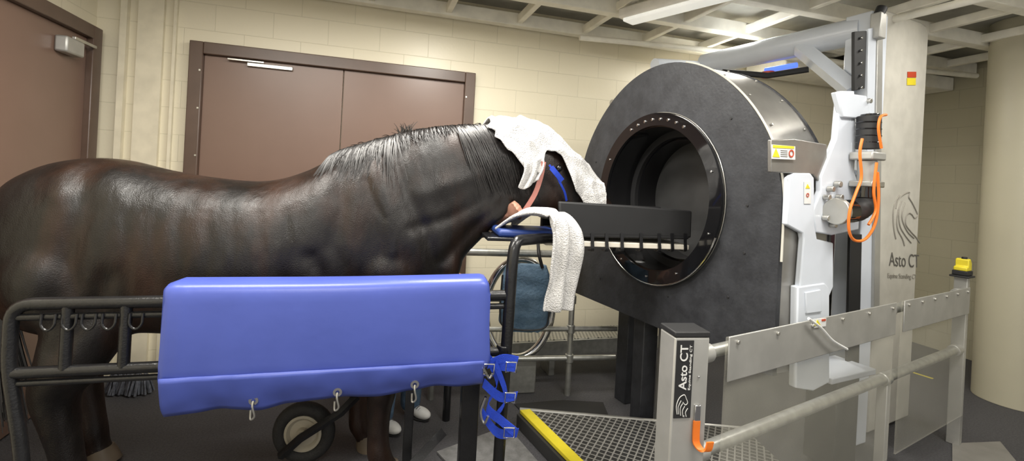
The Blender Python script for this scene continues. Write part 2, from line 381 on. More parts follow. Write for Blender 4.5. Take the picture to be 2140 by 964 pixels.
def relief(v):
    lat=(v.x-0)*NH.x+(v.y-(D0+KH*v.x))*NH.y
    if v.z<.62: return v
    s=0
    for pl_,w,dp in GRV:
        best=9
        for (x0,z0),(x1,z1) in zip(pl_,pl_[1:]):
            ex,ez=x1-x0,z1-z0; t=((v.x-x0)*ex+(v.z-z0)*ez)/(ex*ex+ez*ez); t=max(0,min(1,t))
            dd=(v.x-x0-ex*t)**2+(v.z-z0-ez*t)**2
            if dd<best: best=dd
        if best<9*w*w: s+=dp*math.exp(-best/(w*w))
    # the mid-plane shifts with lateral offset, so fade near the centre line
    l2=((v-V((v.x,D0+KH*v.x,v.z))).dot(NH))
    k=max(-1,min(1,l2/.09))
    return v-NH*(s*k)
horse=remesh('horse',parts,M_coat,voxel=.016,smooth=14,post=relief,label='black horse standing with its head resting in a padded tray',cat='horse')
for lat,x in((.19,-1.915),(-.19,-2.025),(.16,-.595),(-.16,-.715)):
    c=zx(x,0,lat); vs,fs=sweep([c+V((.01,0,0)),c+V((-.005,0,.045)),c+V((-.015,0,.08))],1,20,rads=[.077,.07,.058])
    mk('hoof',vs,fs,M_hoof,horse,label='pale brown hoof')
def ribbons(name,strs,m,parent,w=.006,**k):
    vs=[];fs=[]
    for pts in strs:
        n=len(pts); o=len(vs); sd=V((random.uniform(.5,1),random.uniform(-.4,.4),random.uniform(-.3,.3))).normalized()
        for i,p in enumerate(pts):
            ww=w*(1-.8*i/(n-1)); t=(pts[min(i+1,n-1)]-pts[max(i-1,0)]).normalized(); s=t.cross(NH)
            if s.length<.1: s=sd
            s=(s.normalized()+NH*.35).normalized()*ww
            vs+=[p-s,p+s]
        for i in range(n-1): fs.append((o+2*i,o+2*i+1,o+2*i+3,o+2*i+2))
    return mk(name,vs,fs,m,parent,**k)
strs=[]
CLK=9
def strand(t,thm,drift,curl=.04,clump=.75):
    pts=[]; ph=random.uniform(0,6); f=random.uniform(.4,1.2); off=random.uniform(.003,.012)
    tc=(math.floor(t*CLK)+.5)/CLK; rs_=random.Random(int(t*CLK)); drift=drift*.5+rs_.uniform(-.18,.18)+drift*rs_.uniform(.3,.7); thm*=rs_.uniform(.8,1.12)
    for i in range(10):
        q=i/9; th=-.10+(thm+.10)*q**.9
        pts.append(HS(min(max(t+(tc-t)*clump*q+drift*q**1.3+curl*math.sin(ph+q*5*f)*q*.6,0),len(SEC)-1.2),th,1.0,off+.008*math.sin(q*3.1)))
    return pts
for i in range(430):
    t=random.uniform(8.9,11.6); c=(t-8.9)/2.7; strs.append(strand(t,random.uniform(.45,.7+.5*c),-random.uniform(.3,.95)*(.6+c)))
for i in range(300):
    t=random.uniform(11.4,14.2); strs.append(strand(t,random.uniform(.35,.75),random.uniform(-.5,.35)))
for i in range(560):
    t=random.uniform(13.7,16.2); strs.append(strand(t,random.uniform(1.1,2.05),random.uniform(-.1,.4)))
for i in range(34):
    t=random.uniform(11.5,11.95); p=HS(t,0); h=random.uniform(.02,.08); sx=random.uniform(-.05,.04)
    strs.append([p+V((sx*q*q,0,h*q)) for q in [k/5 for k in range(6)]])
for i in range(70):
    t=random.uniform(8.9,16); p=HS(t,0); h=random.uniform(.004,.02); sx=random.uniform(-.07,.06)
    strs.append([p+V((sx*q,0,h*math.sin(q*2.6))) for q in [k/5 for k in range(6)]])
ribbons('mane',strs,M_mane,horse,.0040,kind='stuff')
strs=[]
for i in range(260):
    a=random.uniform(-.05,.05); b=random.uniform(-.05,.05); L=random.uniform(.7,1.0); p=HP(8,455,0)
    strs.append([p+V((-.01-.04*math.sin(q*2.5)+a*q*1.1+.12*q,b*q*1.2,-L*q)) for q in [k/9 for k in range(10)]])
ribbons('tail',strs,M_mane,horse,.008,kind='stuff')
for sg in(1,-1):
    vs,fs=ball(HP(1158,352,.09*sg),.02); mk('eye',vs,fs,M_blackg,horse)
    vs,fs=ball(HP(1262,432,.055*sg),.014,(1,.5,1.2)); mk('nostril',vs,fs,M_blackm,horse)
    p=HS(16.1,.75*sg,1,-.012)
    vs,fs=sweep([p,p+V((.02,0,.004)),p+V((.05,0,.0)),p+V((.09,0,-.02))],1,10,rads=[.018,.024,.018,.003]); mk('ear',vs,fs,M_coat,horse)
def band(name,pts,w,m,parent,th=.002,wdir=None,**k):
    pts=crom(pts,5); vs=[];fs=[];n=len(pts)
    for i,p in enumerate(pts):
        t=(pts[min(i+1,n-1)]-pts[max(i-1,0)]).normalized(); s=(wdir if wdir is not None else t.cross(NH)).normalized()*w/2; nn=t.cross(s).normalized()*th
        vs+=[p-s-nn,p+s-nn,p+s+nn,p-s+nn]
    for i in range(n-1):
        for q in range(4): fs.append((4*i+q,4*i+(q+1)%4,4*i+4+(q+1)%4,4*i+4+q))
    fs+=[(0,1,2,3),(4*n-4,4*n-3,4*n-2,4*n-1)]
    return mk(name,vs,fs,m,parent,**k)
def HQ(u,v,lat):
    p=HP(u,v,0); a,b=ab(u,v); d=p.y-lat*.975; return V((a*d,d,H+b*d))
hal=thing('halter','pink leather strap and blue nylon strap halter on the horse head','halter',HQ(1120,400,.12))
band('cheek_strap',[HQ(1136,338,.16),HQ(1130,370,.16),HQ(1118,405,.15),HQ(1100,435,.14),HQ(1090,448,.13)],.028,M_pink,hal,label='pink leather strap')
band('nose_strap',[HQ(1148,345,.17),HQ(1160,362,.165),HQ(1172,385,.15),HQ(1180,402,.13),HQ(1184,420,.11)],.012,M_bluest,hal,label='blue nylon strap')
band('crown_strap',[HQ(1152,350,.172),HQ(1162,362,.17),HQ(1175,378,.155)],.03,M_bluest,hal)
def towel_grid(name,f,nu,nv,m,label,th=.012):
    vs=[];fs=[]
    for i in range(nu+1):
        for j in range(nv+1): vs.append(f(i/nu,j/nv))
    for i in range(nu):
        for j in range(nv): a=i*(nv+1)+j; fs.append((a,a+1,a+nv+2,a+nv+1))
    o=mk(name,vs,fs,m,label=label,cat='towel',ang=180)
    s=o.modifiers.new('s','SOLIDIFY'); s.thickness=th; s.offset=0
    s2=o.modifiers.new('ss','SUBSURF'); s2.levels=1; s2.render_levels=1
    return o
HK=[(0,1.0),(.08,1.35),(.2,1.62),(.34,1.55),(.46,1.15),(.56,1.15),(.68,1.6),(.8,1.85),(.92,1.85),(1,1.7)]
def hem(q):
    for (a,x),(b,y) in zip(HK,HK[1:]):
        if q<=b: 
            f=(q-a)/(b-a); f=f*f*(3-2*f); return x+(y-x)*f
    return HK[-1][1]
def ridge(x): return 1-abs(math.sin(x))**.6
def ft(a,b):
    t=15.1+(20.9-15.1)*a; h=hem(a)+.06*noise.noise(V((a*14,0,5)))
    if b<.4: th=-1.3*(1-b/.4)
    else: th=h*(b-.4)/.6
    tt=t-.2*math.sin(abs(th))*(1-a)-.12*math.exp(-a*8)*noise.noise(V((b*6,2,0)))*3*(1-a)
    wig=noise.noise(V((a*3,th*2,7)))*1.6
    o=.034+.020*noise.noise(V((a*6,b*7,1.3)))+.024*ridge(a*11+th*2.2+wig)*min(1,abs(th)*1.5+.25)+.015*ridge(th*4-a*9+wig*1.5)+.006*noise.noise(V((a*22,th*9,3)))
    o+=.014*math.exp(-((a-.62)/.22)**2)*max(0,math.cos(th))
    return HS(min(max(tt,0),21.8),th,1.03,o)
towel_grid('towel',ft,110,76,M_towel,'white terry towel draped over the horse head and face',.010)
def ft2(a,b):
    return HQ(1094+b*42-8*a+4*math.sin(a*4),335+a*(58-10*b)+6*math.sin(b*5),.165+.018*math.sin(b*12+a*3)-.01*a)
towel_grid('towel',ft2,14,18,M_towel,'folded white cloth corner hanging by the horse cheek',.012)

# ---------------- stall
SP=(-1.81,1.8,.974,.228)
def S(t,z,off=0):
    n=V((.228,-.974,0)); return V((-1.81+.974*t,1.8+.228*t,z))+n*off
def tu(u,v,off=0): 
    p=PP(u,v,SP,off); return (p.x-.228*off+1.81)/.974,p.z
st=thing('horse_stall_frame','black powder-coated steel tube side frame beside the horse','stall frame',S(.9,0))
t0,_=tu(22,700)
tF=1.86
tube('side_rail',[S(t0+.10,0),S(t0+.05,.5),S(t0,.8),S(t0,1.035),S(tF,1.06)],.024,M_black,st,f=.07)
tube('side_rail',[S(t0+.02,.985),S(tF,1.01)],.014,M_black,st)
tube('side_rail',[S(t0,.775),S(tF,.80)],.022,M_black,st)
tube('side_rail',[S(t0+.01,.735),S(tF,.76)],.012,M_black,st)
for u in (140,262):
    t,_=tu(u,690); tube('upright',[S(t,.775),S(t,1.035)],.021,M_black,st)
for u in (108,152,192,234,290):
    t,_=tu(u,650); tube('hook_ring',[S(t-.022,1.0,.015),S(t-.022,.955,.02),S(t,.935,.02),S(t+.022,.955,.02),S(t+.022,1.0,.015)],.005,M_black,st,f=.02,res=8)
pf=S(tF,0)
top=W(1072,520,2.22)
cu=[V((pf.x,pf.y,0)),V((top.x,2.22,1.22)),V((top.x+.01,2.24,1.315)),W(1150,498,2.52),W(1165,502,2.66)]
tube('front_post',cu,.027,M_black,st,f=.09)
cyl('post_collar',V((pf.x,pf.y,.78)),V((pf.x,pf.y,.83)),.033,M_black,st)
cyl('post_collar',V((pf.x,pf.y,.62)),V((pf.x,pf.y,.72)),.031,M_black,st)
p=W(978,900,2.35); box('upright',(p.x,2.35,.41),(.085,.07,.82),(1,.23),M_black,st)
p=W(878,860,2.75); box('upright',(p.x,2.42,.35),(.045,.045,.7),(1,.23),M_black,st)
tube('cross_rail',[V((p.x,2.42,.60)),V((-.25,2.35,.62))],.02,M_black,st)
tube('upright',[V((-.35,3.14,0)),V((-.35,3.14,1.22))],.025,M_black,st)
tube('side_rail',[V((-2.3,2.75,.82)),V((-1.2,2.95,.82))],.018,M_steel,st)
tube('foot_bar',[W(925,905,2.45),W(905,925,2.4),W(850,985,2.3)],.03,M_black,st,res=4)
tube('foot_bar',[V((pf.x,pf.y,.03)),V((-.20,2.35,.03))],.025,M_black,st)
pad=thing('padded_side_cover','royal blue vinyl pad laced over the stall rail','pad',S(.9,.6))
ta,_=tu(342,700,.06); tb,_=tu(1016,700,.06)
def fpad():
    vs=[];fs=[];N=90;K=44
    for i in range(N+1):
        q=i/N; t=ta+(tb-ta)*q; e=min(1,min(q,1-q)/.02)**.5*.10+.90
        zc=.925+.025*q; hz=(.205-.006*math.sin(q*3.1))*e; hd=.085*e
        for k in range(K):
            an=2*math.pi*k/K; c,s=math.cos(an),math.sin(an)
            z=zc+hz*math.copysign(abs(s)**.26,s); o=hd*math.copysign(abs(c)**.42,c)
            lowb=max(0,(zc-.08-z)/.12)
            w=noise.noise(V((t*2.0,z*3,o*4)))*.009+noise.noise(V((t*9,z*2.5,3)))*.007*(min(1,lowb)+ (1.2 if q<.06 or q>.94 else 0))
            w+=.02*(zc+hz-z)/.4*(1 if c>0 else 0)
            vs.append(S(t+(.012*noise.noise(V((z*14,o*9,q*3))) if q<.02 or q>.98 else 0)-(.02*(zc+hz-z) if q<.5 else -.03*(zc+hz-z)),z,o+w))
    for i in range(N):
        for k in range(K): fs.append((i*K+k,i*K+(k+1)%K,(i+1)*K+(k+1)%K,(i+1)*K+k))
    fs.append(tuple(range(K))[::-1]); fs.append(tuple(N*K+k for k in range(K)))
    return vs,fs
vs,fs=fpad(); mk('pad_body',vs,fs,M_blue,pad,ang=60)
vs=[];fs=[];N=120;J=8
for i in range(N+1):
    q=i/N; t=ta+.01+(tb-ta-.02)*q; zt=.775+.025*q; zb=.610+.075*q+.006*math.sin(q*17)+.008*noise.noise(V((q*9,2,0)))
    for j in range(J+1):
        r=j/J; vs.append(S(t+.005*r,zt+(zb-zt)*r,.105+.006*math.sin(q*30)*r+.009*noise.noise(V((q*16,r*2,0)))*(.3+r)-.05*r*r))
for i in range(N):
    for j in range(J): a=i*(J+1)+j; fs.append((a,a+1,a+J+2,a+J+1))
o=mk('pad_flap',vs,fs,M_blue,pad,ang=180); o.modifiers.new('s','SOLIDIFY').thickness=.006
nS=V((.228,-.974,0))
for u,v in((530,812),(706,800),(868,787)):
    tt,z=tu(u,v,.1); q=(tt-ta)/(tb-ta)
    c=S(tt,.65+.07*q,.088)
    disc_ring('grommet',c,nS,.008,.018,.006,M_chrome,pad,res=20)
    tube('snap_hook',[c+nS*.008,c+nS*.016+V((0,0,-.02)),c+nS*.01+V((.008,0,-.06)),c+nS*.004+V((-.008,0,-.075)),c+V((-.01,0,-.04))],.004,M_steel,pad,curve=True,res=8)
for z in (1.08,1.0,.9,.8,.72):
    tube('lacing',[S(ta-.002,z,.06),S(ta-.012,z-.02,0),S(ta-.002,z-.04,-.05)],.007,M_blue,pad,curve=True,res=8)
    tube('lacing',[S(tb+.004,z,.06),S(tb+.016,z-.02,0),S(tb+.004,z-.04,-.05)],.007,M_blue,pad,curve=True,res=8)
sg=thing('nylon_strap','blue nylon webbing straps with steel buckles hanging on the stall post','strap',W(1050,900,2.15))
def ST_(uvs,d=2.14): return [W(u,v,d+.02*math.sin(i)) for i,(u,v) in enumerate(uvs)]
for uvs in ([(1012,725),(1030,760),(1078,768)],[(1015,740),(1040,800),(1018,850),(1048,880),(1078,905)],[(1020,762),(1050,750),(1082,755)],[(1010,800),(1045,830),(1080,828)],[(1005,860),(1040,905),(1082,905)],[(1035,760),(1058,830),(1035,870)]):
    band('webbing',ST_(uvs),.042,M_bluest,sg,wdir=V((.2,0,1)))
for u,v in((1068,768),(1066,832),(1064,905),(1022,772)):
    c=W(u,v,2.10); s=.022
    tube('buckle',[c+V((-s,0,-s)),c+V((s,0,-s)),c+V((s,0,s)),c+V((-s,0,s))],.004,M_chrome,sg,closed=True,res=8)
tube('snap_hook',ST_([(1015,830),(1005,860),(1012,885),(1020,870)],2.1),.006,M_chrome,sg,curve=True,res=8)
tube('snap_hook',ST_([(1010,770),(1022,790),(1030,780)],2.1),.006,M_chrome,sg,curve=True,res=8)
cr_=thing('chin_rest','navy cushion on a black steel plate under the horse chin','chin rest',W(1105,500,2.62))
c=W(1085,492,2.60)
box('rest_plate',c+V((0,.05,-.012)),(.40,.30,.02),(1,.2),M_black,cr_,.006)
box('cushion',c+V((.03,.05,.018)),(.34,.28,.04),(1,.2),M_navy,cr_,.015)
def ft3(a,b):
    P=[W(1058,466,2.74),W(1090,444,2.62),W(1130,438,2.52),W(1166,450,2.44),W(1184,490,2.40),W(1182,560,2.40),W(1178,600,2.40),W(1172,650,2.40)]
    Q=crom(P,6); i=a*(len(Q)-1); k=min(int(i),len(Q)-2); p=Q[k].lerp(Q[k+1],i-k)
    wd=V((.35,.93,0)).normalized() if a<.35 else V((.85,.5,0)).normalized().lerp(V((.35,.93,0)).normalized(),max(0,1-(a-.35)/.2)).normalized()
    ww=(.155 if a>.4 else .155+.14*(1-a/.4)**.7)
    n=.012*math.sin(b*13+a*4)+.014*noise.noise(V((a*7,b*5,2)))
    return p+wd*(b-.5)*ww*1.15+V((n,-n,n if a<.4 else 0))+V((0,0,-.05*abs(b-.5) if a<.4 else .0))
towel_grid('towel',ft3,60,20,M_towel,'white terry towel laid over the cushion and hanging down',.016)

# ---------------- head tray
TR=(.27,2.66,.97,.24); nT=V((.24,-.97,0)).normalized()
tr=thing('head_support_tray','black padded head tray with velcro straps reaching into the scanner bore','head tray',PP(1180,520,TR))
plate('side_pad',[(1168,421),(1322,430),(1447,441),(1445,498),(1172,492)],TR,.03,M_blackm,tr,bevel=.01)
q=[PP(1140,513,TR),PP(1440,523,TR)]
prism('tray_board',[q[0],q[1],q[1]-nT*.36,q[0]-nT*.36],(0,0,.03),mat('tray_board',(.75,.70,.60),.5),tr,.004)
for u in (1205,1238,1268,1300,1340,1378,1405,1432):
    a=PP(u,488,TR,.004); b=PP(u,524,TR,.006)
    band('strap',[a,(a+b)/2,b,b-nT*.05+V((0,0,-.004))],.02,M_black,tr,wdir=V((.97,.24,0)))
a=PP(1172,430,TR)-nT*.34; b=PP(1447,441,TR)-nT*.34
prism('side_pad',[a,b,b-V((0,0,.17)),a-V((0,0,.17))],-nT*.03,M_blackm,tr,.008)
a=PP(1172,496,TR); b=PP(1440,501,TR)
prism('floor_pad',[a,b,b-nT*.34,a-nT*.34],(0,0,.03),M_blackm,tr,.008)
a=W(1175,508,2.78); tube('support_arm',[a,PP(1220,510,TR)-nT*.17+V((0,0,-.02))],.02,M_black,tr)

# ---------------- scanner gantry
Wd=V((.438,-.899,0)).normalized(); Bk=V((.899,.438,0)).normalized(); GC=V((.9,3.0,1.53)); GRr=.83; ZB=.74; GL=.38
def G(s,l,z=0): return V((.9,3.0,0))+Wd*s+Bk*l+V((0,0,z))
ga=thing('ct_scanner_gantry','large dark grey arched scanner gantry with a round black bore','scanner',G(0,.2,0))
NB=96
def outer(an,k=0):
    c,s=math.cos(an),math.sin(an); r=GRr-k
    if s>=0:
        rr=r*(1+.012*math.cos(4*an)); return c*rr,s*rr
    m=r*1.012; hb=GC.z-ZB-k
    t=min(m/abs(c) if abs(c)>1e-6 else 9, hb/abs(s)); return c*t,s*t
angs=sorted([2*math.pi*i/NB for i in range(NB)]+[-math.atan2(GC.z-ZB,GRr*1.012)%(2*math.pi),(math.pi+math.atan2(GC.z-ZB,GRr*1.012))%(2*math.pi)])
def ringmesh(name,l0,l1,fo,fi,m,**k):
    vs=[];fs=[];n=len(angs)
    for a in angs:
        xo,zo=fo(a); xi,zi=fi(a)
        vs+=[G(xo,l0,GC.z+zo),G(xo,l1,GC.z+zo),G(xi,l1,GC.z+zi),G(xi,l0,GC.z+zi)]
    for i in range(n):
        j=(i+1)%n
        for q in range(4): fs.append((4*i+q,4*i+(q+1)%4,4*j+(q+1)%4,4*j+q))
    return mk(name,vs,fs,m,ga,**k)
circ=lambda r:(lambda a:(math.cos(a)*r,math.sin(a)*r))
ringmesh('front_panel',0,.03,outer,circ(.46),M_slate,ang=30)
ringmesh('shell_cover',.03,GL,lambda a:outer(a,.006),lambda a:outer(a,.03),M_shell,ang=30)
ringmesh('rear_panel',GL,GL+.02,outer,circ(.36),M_slate,ang=30)
ringmesh('bore_liner',-.01,GL+.02,circ(.462),circ(.445),M_blackg)
ringmesh('bore_rim',-.035,.0,circ(.53),circ(.452),M_blackg)
ringmesh('bore_inner_ring',.18,.21,circ(.45),circ(.40),M_blackm)
ringmesh('bore_inner_liner',.21,GL+.02,circ(.405),circ(.385),M_blackg)
ringmesh('bore_dark_disc',GL-.02,GL,circ(.40),circ(.001),mat('dark_disc_grey',(.045,.045,.045),.45,0,(.03,.03,.03),5))  # disc added to close the open bore so its inside stays dark
pts=[]
for i in range(26):
    a=math.radians(2+ i*3.0); x,z=outer(a,-.004); pts.append(G(x,.015,GC.z+z))
tube('edge_trim',[G(GRr*1.012+.008,.01,1.28)]+pts,.006,M_cream,ga,res=8)
pts=[G(.535*math.cos(math.radians(200+i*5)),-.03,GC.z+.535*math.sin(math.radians(200+i*5))) for i in range(29)]
tube('edge_trim',pts,.006,M_chrome,ga,res=8)
pts=[G(.534*math.cos(math.radians(i*5)),-.006,GC.z+.534*math.sin(math.radians(i*5))) for i in range(72)]
tube('edge_trim',pts,.003,M_steel,ga,closed=True,res=6)
for dg_ in (60,68,76,84,92,100,108,116,20,-20,-60,-120,-90,150,180,210):
    a=math.radians(dg_); c=G(.49*math.cos(a),-.034,GC.z+.49*math.sin(a)); cyl('bolt',c,c-Bk*.008,.009 if 55<dg_<120 else .006,M_chrome,ga,res=12)
for a_,rr in ((0,.66),(40,.7),(-20,.7),(-40,.75),(160,.68),(200,.7),(-75,.6),(-130,.8)):
    a=math.radians(a_); c=G(rr*math.cos(a),0,GC.z+rr*math.sin(a)); cyl('bolt',c,c-Bk*.004,.007,M_blackm,ga,res=10)
for a_ in (15,30,45,60,75):
    a=math.radians(a_)
    for l in (.08,GL-.04):
        x,z=outer(a,.004); x2,z2=outer(a,-.004); cyl('screw',G(x,l,GC.z+z),G(x2,l,GC.z+z2),.007,M_steel,ga,res=10)
hx,hz=outer(math.radians(128),-.02)
cyl('lifting_eye',G(hx,.02,GC.z+hz),G(hx,.06,GC.z+hz),.025,M_steel,ga)
box('pedestal_leg',G(-.17,.14,ZB/2+.01),(.10,.12,ZB+.02),(Wd.x,Wd.y),M_slate,ga,.006)
box('pedestal_leg',G(-.02,.20,ZB/2),(.09,.10,ZB),(Wd.x,Wd.y),M_steel,ga,.006)
box('pedestal_leg',G(-.5,.28,ZB/2),(.12,.12,ZB),(Wd.x,Wd.y),M_slate,ga,.006)
GS=(G(.86,0).x,G(.86,0).y,.899,.438)
plate('side_plate',[(1612,292),(1660,290),(1728,302),(1730,400),(1700,365),(1650,362),(1612,360)],GS,.02,M_shell,ga)
plate('step_plate',[(1650,372),(1662,362),(1694,362),(1702,372),(1703,470),(1708,500),(1742,508),(1742,600),(1725,640),(1680,640),(1672,600),(1680,500),(1678,488),(1645,470)],GS,.03,M_white,ga,off=.01,bevel=.006)
plate('step_plate',[(1668,600),(1724,592),(1734,604),(1734,800),(1700,818),(1664,812)],GS,.04,M_white,ga,off=.016,bevel=.006)
plate('step_plate',[(1684,612),(1716,606),(1718,652),(1686,656)],GS,.01,M_white,ga,off=.024,bevel=.003)
c=W(1738,775,2.85)
box('foot_platform',(c.x+.03,2.88,c.z+.0),(.44,.24,.035),(.899,.438),M_white,ga,.006)
box('platform_support',(c.x+.03,2.88,c.z/2),(.22,.18,c.z-.04),(.899,.438),M_blackm,ga,.006)
box('platform_upstand',(c.x-.02,3.02,c.z+.08),(.34,.02,.14),(.899,.438),M_white,ga,.004)
def label(uvs,pl,m,par,off,name='warning_label'):
    return plate(name,uvs,pl,.002,m,par,off=off,bevel=0)
label([(1613,302),(1662,306),(1662,334),(1613,332)],GS,M_labw,ga,.012)
label([(1616,303),(1660,306),(1660,311),(1616,309)],GS,M_yellow,ga,.014)
label([(1615,328),(1622,310),(1630,329)],GS,M_yellow,ga,.014)
disc_ring('warning_symbol',PP(1654,321,GS,.015),V((.438,-.899,0)),.012,.018,.001,M_red,ga,res=24)
for k in range(4):
    v=314+k*4; label([(1632,v),(1646,v+1),(1646,v+2),(1632,v+1)],GS,M_ink,ga,.014,'label_print')
label([(1681,380),(1695,380),(1695,426),(1681,426)],GS,M_labw,ga,.014)
label([(1684,394),(1688,385),(1693,394)],GS,M_yellow,ga,.016)
disc_ring('warning_symbol',PP(1688,408,GS,.016),V((.438,-.899,0)),.006,.010,.001,M_red,ga,res=20)

# ---------------- tower
tw=thing('scanner_lift_tower','tall white and cream lift tower with overhead beam and drive motor','lift tower',(2.5,3.3,0))
TP=(2.45,3.2,.873,.487)
top=[PP(1851,20,TP),PP(1925,46,TP),PP(1936,54,TP),PP(1941,72,TP)]
bl=V((2.47,3.21,.02)); br=PP(1941,72,TP); bR=V((br.x,br.y,.02))
nP=V((.487,-.873,0)).normalized()
prism('cover_panel',[bl]+top+[bR],-nP*.10,M_cream,tw,.012)
text('panel_lettering','Asto CT',[PP(1858,556,TP,.002),PP(1920,560,TP,.002),PP(1858,527,TP,.002)],M_ink,tw,-.005)
text('panel_lettering','Equine Standing CT',[PP(1855,584,TP,.002),PP(1915,586,TP,.002),PP(1855,571,TP,.002)],M_inkl,tw)
def lg(uvs,r=.0048): tube('horse_emblem',[PP(u,v,TP,.002) for u,v in uvs],r,M_inkl,tw,curve=True,res=6)
lg([(1872,436),(1876,420),(1886,408),(1900,402),(1899,412),(1906,424),(1914,440),(1917,450),(1911,456),(1905,448),(1898,446),(1893,455),(1893,470),(1903,484),(1914,496),(1922,508)])
lg([(1877,438),(1874,460),(1876,480),(1886,500),(1890,514)])
lg([(1884,420),(1878,440),(1880,470),(1890,490),(1904,508)])
lg([(1891,424),(1885,444),(1886,462),(1896,484),(1910,498)])
lg([(1880,408),(1870,425),(1866,450),(1868,480),(1872,500)])
label([(1897,150),(1915,150),(1915,162),(1897,162)],TP,M_red,tw,.004); label([(1896,163),(1914,163),(1914,178),(1896,178)],TP,M_yellow,tw,.004)
cc=V((2.27,3.14,0))
box('column',cc+V((0,0,1.40)),(.18,.16,2.78),(Bk.x,Bk.y),M_white,tw,.008)
CP=(cc.x-.05,cc.y-.10,.899,.438)
plate('guide_rail',[(1786,66),(1812,64),(1808,185),(1786,190)],CP,.02,M_blackm,tw,off=.03)
plate('guide_rail',[(1778,490),(1802,490),(1796,760),(1772,770)],CP,.02,M_blackm,tw,off=.03)
plate('guide_rail',[(1815,60),(1832,56),(1826,330),(1812,330)],CP,.02,M_white,tw,off=.04)
plate('guide_rail',[(1834,60),(1846,56),(1838,700),(1826,700)],CP,.02,M_alu,tw,off=.03)
for v in range(80,186,26):
    c=PP(1797,v,CP,.032); cyl('bolt',c,c+V((.219,-.449,0))*.03,.008,M_chrome,tw,res=10)
c=PP(1835,55,CP,.05); box('cable_head',c+V((0,0,.0)),(.07,.06,.16),(.899,.438),M_alu,tw,.006)
cyl('cable_head',c+V((0,0,.07)),c+V((.02,0,.12)),.03,M_blackm,tw)
b0=V((1.60,4.12,2.67)); b1=V((2.25,3.14,2.70))
tube('overhead_beam',[b0,b1],.09,M_white,tw,res=24)
tube('overhead_beam',[b0-Bk*.55+V((0,0,-.08)),b0+V((0,0,-.02))],.05,M_white,tw,res=16)
tube('brace',[W(1672,100,3.42),W(1782,190,3.08)],.06,M_white,tw,res=4)
box('column',b0+V((0,0,-1.33)),(.16,.16,2.66),(Bk.x,Bk.y),M_white,tw,.008)
BMp=(b0.x+.06,b0.y-.07,.55,-.835)
label([(1525,106),(1550,102),(1550,109),(1525,113)],BMp,M_yellow,tw,.04)
cyl('beacon',W(1605,162,3.6),W(1605,150,3.6),.045,M_red,tw)
tube('mount_arm',[W(1510,150,3.6),W(1605,158,3.55),W(1690,145,3.4)],.022,M_blackm,tw,res=8)
tube('blue_glow_tube',[W(1600,147,3.72),W(1665,136,3.52)],.02,mat('blue_emissive',(.08,.16,.8),.3,emit=1.5),tw,res=10)  # emissive blue tube added to stand for a blue glow on the beam
BN=V((.438,-.899,0)).normalized()
BP=(1.80,2.47,.899,.438)
plate('lift_bracket',[(1757,190),(1786,190),(1790,300),(1786,360),(1800,400),(1795,480),(1740,492),(1706,486),(1700,440),(1716,400),(1716,370),(1748,290)],BP,.03,M_white,tw,bevel=.006)
plate('lift_bracket',[(1748,192),(1812,200),(1820,250),(1762,245)],BP,.03,M_white,tw,off=.015,bevel=.006)
for z0_,z1_ in((205,250),(300,350),(400,470)):
    a=PP(1775,(z0_+z1_)/2,BP); tgt=V((2.22,3.02,a.z)); mdl=(a-BN*.03+tgt)/2; dd_=(tgt-a+BN*.03)
    box('bracket_arm',mdl,(dd_.length,.07,.14),(dd_.x,dd_.y),M_white,tw,.006)
for u,v,r in((1730,395,.014),(1745,385,.016),(1722,412,.013),(1748,412,.014),(1735,470,.013),(1720,455,.013),(1808,212,.013)):
    c=PP(u,v,BP,.002); cyl('bolt',c,c+BN*.03,r,M_steel,tw,res=14)
mx=lambda u,v:PP(u,v,BP,.06)
cyl('drive_motor',mx(1814,312),mx(1816,243),.052,M_blackm,tw,res=28)
for v in (258,272,286,300): 
    c=mx(1815,v); cyl('motor_fin',c,c+V((0,0,.006)),.055,M_blackg,tw)
cyl('drive_motor',mx(1818,243),mx(1818,238),.04,M_blackg,tw)
box('motor_flange',mx(1813,327),(.12,.11,.04),(.899,.438),M_alu,tw,.008)
cyl('gearbox',mx(1812,380),mx(1812,335),.042,M_alu,tw); box('motor_flange',mx(1811,385),(.11,.11,.03),(.899,.438),M_steel,tw,.006)
cyl('gearbox',mx(1808,415),mx(1810,390),.05,M_blackg,tw)
vs,fs=sweep(crom([mx(1810,405),mx(1806,428),mx(1790,442),mx(1765,442)],6),.05,20); mk('gearbox',vs,fs,M_blackm,tw)
cyl('gearbox',mx(1752,442),mx(1775,442),.058,M_blackg,tw); cyl('gearbox_ring',mx(1746,442),mx(1753,442),.064,M_steel,tw)
for uvs in ([(1802,290),(1797,320),(1800,370),(1790,400),(1776,440),(1774,480),(1785,502),(1808,500),(1828,470),(1836,420),(1834,360)],[(1852,240),(1840,245),(1836,270),(1842,310)],[(1832,340),(1826,400),(1830,440),(1815,470)]):
    tube('power_cable',[PP(u,v,BP,.13) for u,v in uvs],.0065,M_orange,tw,curve=True,res=8)

# ---------------- railing
RP=(.675,1.75,.853,.52); rn=V((.52,-.853,0)).normalized(); rd=V((.853,.52,0))
def RL(t,z,off=0): return V((.675,1.75,0))+rd*t+rn*off+V((0,0,z))
ra=thing('safety_railing','aluminium pipe railing with clear acrylic guard panels beside the scanner','railing',RL(1.3,0))
tE=2.72
c=W(1440,690,1.72)
pc=V((c.x,1.76,0)); pdir=V((.985,.17,0)).normalized()
box('label_post',pc+V((0,0,.535)),(.135,.11,1.07),(pdir.x,pdir.y),M_alu,ra,.006)
box('post_cap',pc+V((0,0,1.08)),(.137,.112,.02),(pdir.x,pdir.y),M_blackm,ra,.004)
pn=V((pdir.y,-pdir.x,0)); o=pc+pn*.0555
def PO(x,z,e=0): return o+pdir*x+V((0,0,z))+pn*e
prism('name_label',[PO(-.060,.785),PO(.004,.785),PO(.004,1.06),PO(-.060,1.06)],pn*.003,M_blackm,ra)
